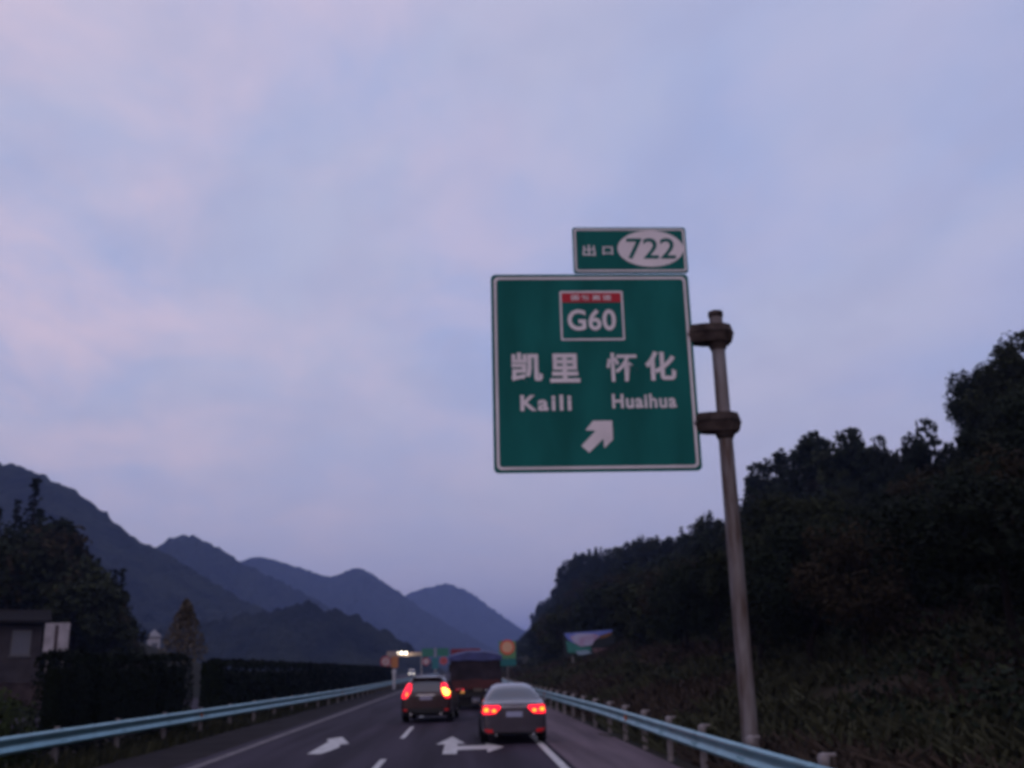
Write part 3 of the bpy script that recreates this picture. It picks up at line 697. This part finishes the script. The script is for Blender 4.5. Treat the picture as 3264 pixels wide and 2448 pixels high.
sed.patch('plate_recess', [(-.30, .66), (.30, .66), (.345, .92), (-.345, .92)], 'back', mat('sedan_dark', (.06, .05, .06), .4), off=.003, cuts=3)
sed.patch('licence_plate', [(-.22, .70), (.22, .70), (.22, .84), (-.22, .84)], 'back', mat('plate_pale', (.30, .32, .46), .4), off=.014, cuts=2)
sed.patch('rear_bumper', [(-.86, .58), (-.6, .615), (.6, .615), (.86, .58), (.86, .54), (-.86, .54)], 'back', sed_paint, off=.022, cuts=4)
sed.patch('bumper_valance', [(-.72, .245), (.72, .245), (.62, .31), (-.62, .31)], 'back', black, off=.008, cuts=3)
sed.mirrors(2.85, 1.02, .93, sed_paint)
for sx in (-1, 1): MB().tube((sx * .5, .06, .25), (sx * .5, -.03, .25), .035, n=12).build('exhaust_pipe', chrome, sed.root)

# dark brown sport utility car
suv_paint = mat('suv_paint', (.030, .010, .011), .32, .25, coat=.7)
suv = Car('suv_car', (-1.50, 40.6, 0.004), 'dark brown high hatchback car with one tail lamp glowing yellow', 'car',
    [(.0, .82, .36, .98, 1.02, .70), (.05, .90, .30, 1.05, 1.10, .78), (.14, .925, .27, 1.08, 1.25, .74), (.30, .935, .25, 1.09, 1.52, .66), (.48, .94, .25, 1.09, 1.68, .62), (.80, .945, .25, 1.07, 1.725, .62), (1.6, .945, .25, 1.05, 1.74, .62),
     (2.4, .945, .25, 1.03, 1.72, .62), (2.85, .945, .25, 1.02, 1.55, .66), (3.3, .94, .25, 1.02, 1.22, .74), (3.6, .935, .25, 1.01, 1.09, .80), (4.2, .91, .26, .94, 1.0, .78), (4.55, .84, .30, .82, .86, .66), (4.66, .72, .36, .74, .78, .55)], suv_paint, (.92, 3.70), .36)
suv.root.scale = (1.06, 1.06, 1.0); suv.root.rotation_euler.z = R(-3.5)
suv.patch('rear_window', [(-.56, 1.15), (.56, 1.15), (.50, 1.50), (.45, 1.55), (-.45, 1.55), (-.50, 1.50)], 'back', glass)
for v in ('left', 'right'):
    suv.patch('side_window', [(.62, 1.22), (1.2, 1.14), (1.2, 1.55), (.75, 1.50)], v, glass); suv.patch('side_window', [(1.25, 1.13), (2.1, 1.12), (2.1, 1.58), (1.25, 1.56)], v, glass); suv.patch('side_window', [(2.15, 1.12), (3.1, 1.11), (2.7, 1.46), (2.15, 1.58)], v, glass)
suv.patch('windscreen', [(-.7, 1.15), (.7, 1.15), (.54, 1.6), (-.54, 1.6)], 'front', glass)
MB().prism([(-.56, 0), (.56, 0), (.50, .035), (-.50, .035)], .28, .62).build('roof_spoiler', suv_paint, suv.root, (0, 0, 1.655))
for sx in (-1, 1):
    MB().box((sx * .56, 1.4, 1.745), (.03, 1.5, .03), bev=.01).box((sx * .56, .7, 1.72), (.03, .05, .06)).box((sx * .56, 2.1, 1.72), (.03, .05, .06)).build('roof_rail', alu, suv.root)
    lamp = [(.56, 1.46), (.70, 1.46), (.78, 1.34), (.90, 1.26), (.935, 1.18), (.935, 1.0), (.84, .90), (.70, .92), (.58, 1.10), (.54, 1.28)]
    lp = [(sx * x, z) for x, z in lamp]; t = suv.patch('tail_lamp', lp if sx > 0 else lp[::-1], 'back', tail_red, off=.02)
    if sx > 0:
        c = [(.58, 1.28), (.70, 1.28), (.84, 1.18), (.89, 1.08), (.80, 1.00), (.68, 1.02), (.62, 1.14)]
        suv.patch('turn_signal', c, 'back', turn_core, off=.028, thick=.0, parent=t)
    else:
        c = [(-.74, 1.02), (-.70, 1.14), (-.67, 1.14), (-.69, 1.0)]
        suv.patch('turn_signal', c, 'back', tail_core, off=.028, thick=.0, parent=t, cuts=1)
    rf = [(sx * x, z) for x, z in ((.68, .44), (.82, .45), (.82, .52), (.68, .51))]; suv.patch('bumper_reflector', rf if sx > 0 else rf[::-1], 'back', tail_dim, off=.014, cuts=2)
    MB().tube((sx * .55, .1, .33), (sx * .55, -.03, .33), .045, n=12).build('exhaust_pipe', chrome, suv.root)
suv.patch('rear_bumper', [(-.88, .30), (.88, .30), (.90, .52), (.60, .55), (-.60, .55), (-.90, .52)], 'back', black, off=.012, cuts=4)
suv.patch('plate_recess', [(-.36, .82), (.36, .82), (.42, 1.0), (-.42, 1.0)], 'back', mat('suv_dark', (.03, .018, .016), .4), off=.003, cuts=3)
suv.patch('licence_plate', [(-.22, .85), (.22, .85), (.22, .98), (-.22, .98)], 'back', mat('plate_pale2', (.26, .25, .36), .4), off=.012, cuts=2)
suv.patch('tailgate_trim', [(-.34, 1.01), (.34, 1.01), (.34, 1.035), (-.34, 1.035)], 'back', chrome, off=.012, cuts=3)
suv.mirrors(3.05, 1.1, .96, suv_paint)

# white van coming the other way
vw = mat('van_white', (.5, .5, .5), .35, coat=.5)
van = Car('white_van', (-15.3, 306, 0.0), 'white oncoming van with its headlamps on in the distance', 'van',
    [(.0, .78, .35, 1.0, 1.9, .66), (.06, .86, .3, 1.1, 2.0, .74), (.6, .88, .28, 1.15, 2.08, .74), (2.0, .88, .28, 1.15, 2.1, .74), (3.0, .88, .28, 1.12, 2.02, .72), (3.7, .88, .28, 1.1, 1.45, .74), (4.1, .86, .28, 1.0, 1.1, .76), (4.55, .8, .3, .85, .9, .7), (4.65, .7, .36, .75, .8, .6)], vw, (.9, 3.6), .33, rz=math.pi)
van.patch('windscreen', [(-.68, 1.22), (.68, 1.22), (.6, 1.9), (-.6, 1.9)], 'front', glass)
for v in ('left', 'right'): van.patch('side_window', [(.5, 1.25), (3.2, 1.25), (2.9, 1.8), (.5, 1.82)], v, glass)
hl = mat('headlamp', (.6, .6, .55), .2, emit=(1, .93, .75), estr=6)
for sx in (-1, 1):
    p_ = [(sx * x, z) for x, z in ((.45, .62), (.74, .66), (.76, .86), (.48, .84))]; van.patch('headlamp', p_ if sx > 0 else p_[::-1], 'front', hl, off=.012, cuts=1)
van.patch('licence_plate', [(-.22, .42), (.22, .42), (.22, .54), (-.22, .54)], 'front', plate_m, off=.01, cuts=1)

# tarpaulin-covered lorry
lor = empty('covered_lorry', (.58, 52, 0), 'dark lorry with blue tarpaulin over its load ahead of the cars', 'lorry')
tarp_d = mat('tarpaulin_dark', (.026, .021, .028), .75, scale=1.5, var=.35, bump=.4, bscale=6); tarp_b = mat('tarpaulin_blue', (.045, .055, .16), .6, scale=1.5, var=.25, bump=.4, bscale=5)
lor_red = mat('lorry_red', (.055, .012, .013), .6, scale=2, var=.3)
def lumpy(x0, x1, y0, y1, z0, z1, amp, seed, crown):
    bm = bmesh.new(); bmesh.ops.create_cube(bm, size=1)
    bmesh.ops.subdivide_edges(bm, edges=bm.edges[:], cuts=14, use_grid_fill=True)
    for v in bm.verts:
        ux, uy, uz = v.co.x * 2, v.co.y * 2, v.co.z + .5
        q = Vector(((x0 + x1) / 2 + ux * (x1 - x0) / 2, (y0 + y1) / 2 + uy * (y1 - y0) / 2, z0 + uz * (z1 - z0)))
        if uz > .01: q.z -= crown * uz * (abs(ux) ** 3 + .4 * abs(uy) ** 6)
        q += Vector((noise.noise(q * 1.7 + Vector((seed, 0, 0))), noise.noise(q * 1.7 + Vector((0, seed, 0))), noise.noise(q * 1.4 + Vector((0, 0, seed))))) * amp
        v.co = q
    b = MB(); b.bm(bm); return b
MB().box((0, 3.9, 1.22), (2.5, 7.8, .5), bev=.02).box((0, .0, 1.22), (2.4, .05, .4)).build('cargo_bed', lor_red, lor)
cg = lumpy(-1.27, 1.27, .0, 7.6, 1.3, 2.5, .05, 3, .12).build('load_cover', tarp_d, lor, smooth=True)
lumpy(-1.33, 1.33, -.06, 7.7, 2.36, 2.86, .05, 6, .22).build('top_tarpaulin', tarp_b, lor, smooth=True)
MB().box((0, 4.6, .85), (.9, 9, .22)).box((0, .15, .68), (2.3, .12, .14)).build('chassis', black, lor)
for y in (1.3, 2.5, 8.3):
    for sx in (-1, 1):
        wh = MB().lathe([(.28, 0), (.46, .0), (.5, .04), (.5, .22), (.46, .26), (.28, .26)], 24, 'X').lathe([(.0, .16), (.29, .16), (.29, .24), (.27, .24)], 20, 'X').build('wheel', tyre_m, lor, (sx * .98 if sx < 0 else sx * .72, y, .5), smooth=True)
for sx in (-1, 1):
    MB().box((sx * .72, .62, .5), (1.0, .03, .72)).build('shade_mudflap', black, lor)  # mudflaps widened into dark sheets, standing in for shade under the lorry
    MB().box((sx * .80, .03, 1.04), (.36, .06, .22), bev=.02).build('tail_lamp', mat('lorry_tail', (.3, .01, .02), .3, emit=(1, .02, .05), estr=1.4 ) if sx < 0 else tail_dim, lor)
    MB().box((sx * .70, .03, .86), (.22, .06, .1), bev=.02).build('side_marker', mat('lorry_amber', (.4, .2, .05), .3, emit=(1, .45, .12), estr=.5 if sx < 0 else .12), lor)
cabp = MB().prism([(-1.2, .8), (1.2, .8), (1.2, 2.2), (1.05, 2.72), (-1.05, 2.72), (-1.2, 2.2)], 7.85, 9.7).build('cab', lor_red, lor)
MB().box((0, 9.715, 2.05), (2.0, .03, .75)).build('windscreen', glass, lor)
for sx in (-1, 1):
    MB().box((sx * 1.21, 8.9, 2.05), (.03, 1.0, .6)).build('side_window', glass, lor); MB().box((sx * 1.42, 9.5, 2.0), (.2, .08, .5), bev=.03).build('door_mirror', black, lor)
MB().box((.1, -.012, .95), (.44, .02, .14)).build('licence_plate', mat('plate_dirty', (.10, .085, .07), .6), lor)

# red box lorry further on
rl = empty('red_lorry', (.12, 85, 0), 'tall red box lorry showing only its roof above the tarpaulin', 'lorry')
lr2 = mat('box_red', (.13, .012, .024), .55, scale=1, var=.15)
MB().box((0, 3.5, 2.25), (2.42, 7, 2.6), bev=.06).build('cargo_box', lr2, rl, smooth=False)
MB().prism([(-1.1, .7), (1.1, .7), (1.1, 2.1), (1.0, 2.6), (-1.0, 2.6), (-1.1, 2.1)], 7.15, 9).build('cab', lr2, rl)
MB().box((0, 4.4, .75), (.8, 8.6, .2)).build('chassis', black, rl)
MB().box((0, 9.012, 1.95), (1.9, .025, .7)).build('windscreen', glass, rl)
for y in (1.2, 7.9):
    for sx in (-1, 1): MB().lathe([(.0, .1), (.28, .1), (.44, .0), (.48, .04), (.48, .22), (.44, .26), (.28, .2), (0, .2)], 22, 'X').build('wheel', tyre_m, rl, (sx * .98 if sx < 0 else .72, y, .48), smooth=True)
for sx in (-1, 1): MB().box((sx * .95, -.03, .82), (.34, .06, .14), bev=.02).build('tail_lamp', tail_red, rl)

# ---------------------------------------------------------------- signs far down the road
def disc(r, n=28): return [(r * math.cos(2 * math.pi * i / n), r * math.sin(2 * math.pi * i / n)) for i in range(n)]
def shift(p, x, z): return [(a + x, b + z) for a, b in p]
def roundsign(parent, name, x, z, r, y, ring_m, face_m, mark=None):
    o = MB().prism(shift(disc(r), x, z), y, y + .03).build(name, ring_m, parent)
    MB().prism(shift(disc(r * .74), x, z), y - .006, y + .002).build('sign_face', face_m, o)
    if mark: MB().prism([(x - r * .3, z - r * .35), (x - r * .08, z - r * .35), (x + r * .3, z + r * .35), (x + r * .08, z + r * .35)], y - .012, y - .004).build('sign_mark', mark, o)
    return o
orange_f = mat('sign_orange', (.42, .16, .05), .5); yell = mat('sign_yellow_glow', (.42, .28, .19), .5, emit=(1, .42, .2), estr=.05); ringr = mat('sign_ring_glow', (.40, .06, .04), .5, emit=(1, .12, .05), estr=.06)  # faint emission on face and ring imitates retroreflective shine, no lamp inside
lime = mat('sign_lime', (.09, .24, .11), .5); teal = mat('sign_teal', (.012, .14, .15), .5); pale_f = mat('sign_pale', (.40, .33, .34), .5); dk = mat('sign_dark', (.03, .03, .035), .6)
cream = mat('sign_cream', (.30, .24, .22), .5); farg = mat('sign_far_green', (.02, .15, .09), .5)
s1 = empty('speed_sign', (4.02, 96, -.18), 'round orange speed sign with teal board below on the right roadside', 'road sign')
MB().tube((0, 0, 0), (0, 0, 4.4), .06, n=12).build('pole', steel_post, s1)
MB().prism(rrect(-.78, .78, 2.95, 4.55, .08), -.11, -.07).build('backing_board', lime, s1)
roundsign(s1, 'speed_disc', 0, 3.98, .68, -.145, ringr, yell)
MB().prism(rrect(-.78, .78, 2.3, 2.92, .05), -.11, -.07).build('lower_board', teal, s1)
s2 = empty('warning_sign', (-10.7, 150, -.18), 'round red rimmed sign beside an orange board above the left hedge', 'road sign')
MB().tube((-.5, 0, 0), (-.5, 0, 4.0), .06, n=12).tube((.7, 0, 0), (.7, 0, 4.0), .06, n=12).build('pole', steel_post, s2)
roundsign(s2, 'sign_disc', -.62, 3.35, .78, -.12, mat('ring_dull', (.32, .03, .04), .5), pale_f, mat('mark_red', (.35, .05, .06), .5))
MB().prism(rrect(.2, 1.15, 2.45, 4.05, .05), -.11, -.07).build('orange_board', orange_f, s2)
MB().prism(rrect(-.5, 1.1, 4.1, 4.78, .05), -.11, -.07).build('cream_board', cream, s2)
s3 = empty('butterfly_gantry', (-8.7, 312, 0), 'grey post with two green boards and small discs in the far distance', 'road sign')
MB().lathe([(0, 0), (.32, 0), (.26, 8.2), (0, 8.2)], 16).build('pole', mat('gantry_grey', (.26, .26, .29), .6), s3)
MB().box((0, .3, 7.5), (8, .25, .25)).box((0, .3, 6.0), (8, .2, .2)).box((0, .3, 4.1), (4.6, .15, .15)).build('cross_beam', MATS['gantry_grey'], s3)
for x0, x1 in ((-4.1, -.5), (.5, 4.0)): MB().prism(rrect(x0, x1, 5.6, 8.0, .1), -.42, -.36).build('green_board', farg, s3)
roundsign(s3, 'round_sign', -2.75, 4.2, 1.15, -.42, mat('ring_dull', (.3, .03, .04)), pale_f)
roundsign(s3, 'round_sign', 2.5, 4.3, 1.1, -.42, ringr, mat('disc_red', (.30, .05, .045), .5))
MB().prism(rrect(-.95, .95, 2.0, 5.3, .08), -.42, -.36).build('teal_board', teal, s3)
# lit canopy with four lamps over the other carriageway
cn = empty('lit_canopy', (-19.5, 318, 0), 'small floodlit canopy with four white lamps far down the road', 'canopy')
MB().box((1.5, 0, 6.9), (11, 5, .35), bev=.05).build('roof', mat('canopy_pink', (.34, .24, .26), .6), cn)
MB().box((1.9, -2.56, 6.45), (10.2, .1, .9)).build('fascia', mat('canopy_fascia', (.30, .25, .18), .6), cn)
for x in (-3.2, 6.4): MB().tube((x, 0, -.2), (x, 0, 6.7), .2, n=12).build('post', MATS['gantry_grey'], cn)
fl = mat('floodlamp', (.8, .8, .7), .3, emit=(1, .9, .72), estr=7)
for k in range(4):
    MB().box((-2.1 + k * 1.3, -2.75, 6.95 - k * .03), (.5, .25, .75), bev=.08).build('floodlight', fl, cn)
pl_ = bpy.data.lights.new('canopy_light', 'POINT'); pl_.energy = 420; pl_.color = (1, .8, .68); pl_.shadow_soft_size = .4
po = bpy.data.objects.new('canopy_light', pl_); C.objects.link(po); po.parent = cn; po.location = (1.8, -4.6, 5.4)
mk = MB().lathe([(0, -.1), (.16, -.1), (.16, 1.55), (.22, 1.6), (.22, 1.95), (.1, 2.05), (0, 2.05)], 16)
tag(mk.build('marker_post', mat('marker_white', (.45, .45, .5), .5), None, (-7.55, 112, 0), smooth=True), 'pale marker post beside the far end of the left guardrail', 'post')

# billboard on the right bank: a plain landscape picture
bb = empty('billboard', (13.4, 110, ground_z(13.4, 110)), 'landscape billboard with blue sky on the right hillside', 'billboard'); gz = ground_z(13.4, 110)
def BX(p): return [(x, z - gz) for x, z in p]
MB().prism(BX([(-2.75, 2.95), (2.75, 3.25), (2.75, 5.72), (-2.75, 5.42)]), 0, .12).build('board', mat('bill_dark', (.012, .018, .022), .6), bb)
def pic(name, poly, m, y): MB().prism(BX(poly), -y, -y + .008).build(name, m, bb)
pic('picture_sky', [(-2.65, 5.37), (2.65, 5.65), (2.3, 5.25), (1.0, 4.85), (.2, 4.25), (-1.6, 4.3), (-2.3, 4.75)], mat('bill_blue', (.08, .15, .55), .5, scale=.6, col2=(.20, .24, .58)), .012)
pic('picture_cloud', [(-2.1, 5.05), (-.9, 5.32), (.7, 5.28), (1.2, 5.0), (.6, 4.55), (.3, 4.1), (-.9, 3.95), (-1.6, 4.4)], mat('bill_cloud', (.42, .46, .66), .5, scale=.9, col2=(.36, .24, .40)), .020)
pic('picture_hill', [(-2.5, 4.6), (-1.7, 4.35), (-1.0, 3.95), (.1, 4.0), (.3, 3.6), (-1.0, 3.3), (-2.3, 3.35)], mat('bill_green', (.03, .18, .16), .5, scale=.8, var=.3), .028)
pic('picture_autumn_tree', [(1.1, 5.0), (2.3, 5.4), (2.55, 5.2), (1.9, 4.85), (1.2, 4.75)], mat('bill_orange', (.17, .08, .03), .5), .028)
pic('picture_lake', [(-1.5, 3.5), (-.3, 3.6), (.3, 3.3), (-.6, 3.1), (-1.2, 3.1)], mat('bill_lake', (.24, .34, .46), .5), .036)
pic('picture_field', [(.3, 3.75), (2.3, 3.75), (1.6, 3.45), (.5, 3.3)], mat('bill_pink', (.14, .08, .10), .5), .036)
for x in (-1.8, 1.8): MB().tube((x, .2, -1.6), (x, .2, 4.9 - gz), .1, n=10).build('leg', steel_post, bb)

# white board with a dark bar, and the houses on the left
nb = empty('roadside_board', (-24.1, 62, -.1), 'white rectangular board split by a dark bar behind the hedge', 'road sign')
for x in (-.45, .45): MB().tube((x, .06, -.3), (x, .06, 5.0), .05, n=10).build('leg', steel_post, nb)
MB().prism(rrect(-.72, .72, 3.5, 5.22, .03), -.03, 0).build('board', mat('board_white', (.26, .245, .28), .55, scale=2, var=.2), nb)
MB().prism([(-.12, 3.56), (.09, 3.56), (.09, 5.08), (-.12, 5.08)], -.036, -.028).build('dark_bar', mat('board_bar', (.035, .022, .03), .6), nb)
hs = empty('house', (-34.9, 72, 0), 'low grey house with dark eaves and pale windows at the left edge', 'house', None, R(23))
wallm = mat('house_wall', (.040, .035, .04), .85, scale=.8, var=.25); roofm = mat('house_roof', (.014, .012, .013), .9)
MB().box((0, 4, 2.4), (11, 8, 6.8)).build('wall', wallm, hs)
MB().add([(-6.2, -.9, 5.9), (6.0, -.9, 5.9), (6.0, 8.9, 5.9), (-6.2, 8.9, 5.9), (-6.2, 4, 6.9), (6.0, 4, 6.9), (-6.2, -.9, 5.72), (6.0, -.9, 5.72), (6.0, 8.9, 5.72), (-6.2, 8.9, 5.72)],
         [(0, 1, 5, 4), (2, 3, 4, 5), (0, 4, 3), (1, 2, 5), (0, 6, 7, 1), (1, 7, 8, 2), (2, 8, 9, 3), (3, 9, 6, 0), (6, 9, 8, 7)]).build('roof', roofm, hs)
winm = mat('house_window', (.09, .095, .125), .3); wf = mat('window_frame', (.10, .10, .115), .6)
for x in (-3.6, -.6, 2.0, 4.2):
    w = ring(MB(), [(x + a, 4.4 + b) for a, b in ((.62, .85), (-.62, .85), (-.62, -.85), (.62, -.85))], [(x + a, 4.4 + b) for a, b in ((.5, .73), (-.5, .73), (-.5, -.73), (.5, -.73))], -.05, .01).build('window', wf, hs)
    MB().box((x, -.012, 4.4), (1.0, .02, 1.46)).build('pane', winm, w)
    MB().box((x, -.06, 3.48), (1.4, .12, .08)).build('sill', wf, w)
MB().box((-2.2, -.03, .5), (1.1, .05, 2.4)).build('door', dk, hs)
MB().box((-.2, -1.3, .35), (13, .35, 1.6), bev=.05)
tag(MB().box((0, 0, .75), (15, .35, 2.2), bev=.04).box((0, 0, 1.9), (15.1, .5, .12), bev=.02).build('garden_wall', mat('garden_wall', (.04, .03, .032), .9, scale=1.2, var=.3), None, (-35, 69.5, -.2)), 'brownish low wall in front of the grey house on the left', 'wall')
wh = empty('white_cottage', (-51.1, 172, 5.0), 'tiny white house at the right end of the left wood', 'house', None, R(17))
wwm = mat('cottage_white', (.33, .33, .38), .8)
MB().box((0, 2.5, .4), (2.0, 5, 5.6)).build('wall', wwm, wh)
MB().prism([(-1.25, 3.1), (1.25, 3.1), (0, 4.3)], -.3, 5.3).build('roof', mat('cottage_roof', (.34, .35, .42), .6), wh)
MB().box((.2, -.015, 1.6), (.9, .02, 1.0)).build('window', winm, wh); MB().box((-.2, -.015, -.5), (.9, .02, 1.9)).build('door', dk, wh)

# ---------------------------------------------------------------- haze
hm = bpy.data.materials.new('haze'); hm.use_nodes = True; t = hm.node_tree; t.nodes.clear()
o_ = t.nodes.new('ShaderNodeOutputMaterial'); v_ = t.nodes.new('ShaderNodeVolumePrincipled'); v_.inputs['Density'].default_value = 2.4e-4; v_.inputs['Color'].default_value = (.37, .50, 1.0, 1); v_.inputs['Anisotropy'].default_value = 0.0
t.links.new(v_.outputs[0], o_.inputs['Volume'])
tag(MB().box((0, 3800, 149), (9800, 13800, 304)).build('haze', hm), 'bluish evening haze filling the valley', 'haze', kind='stuff')
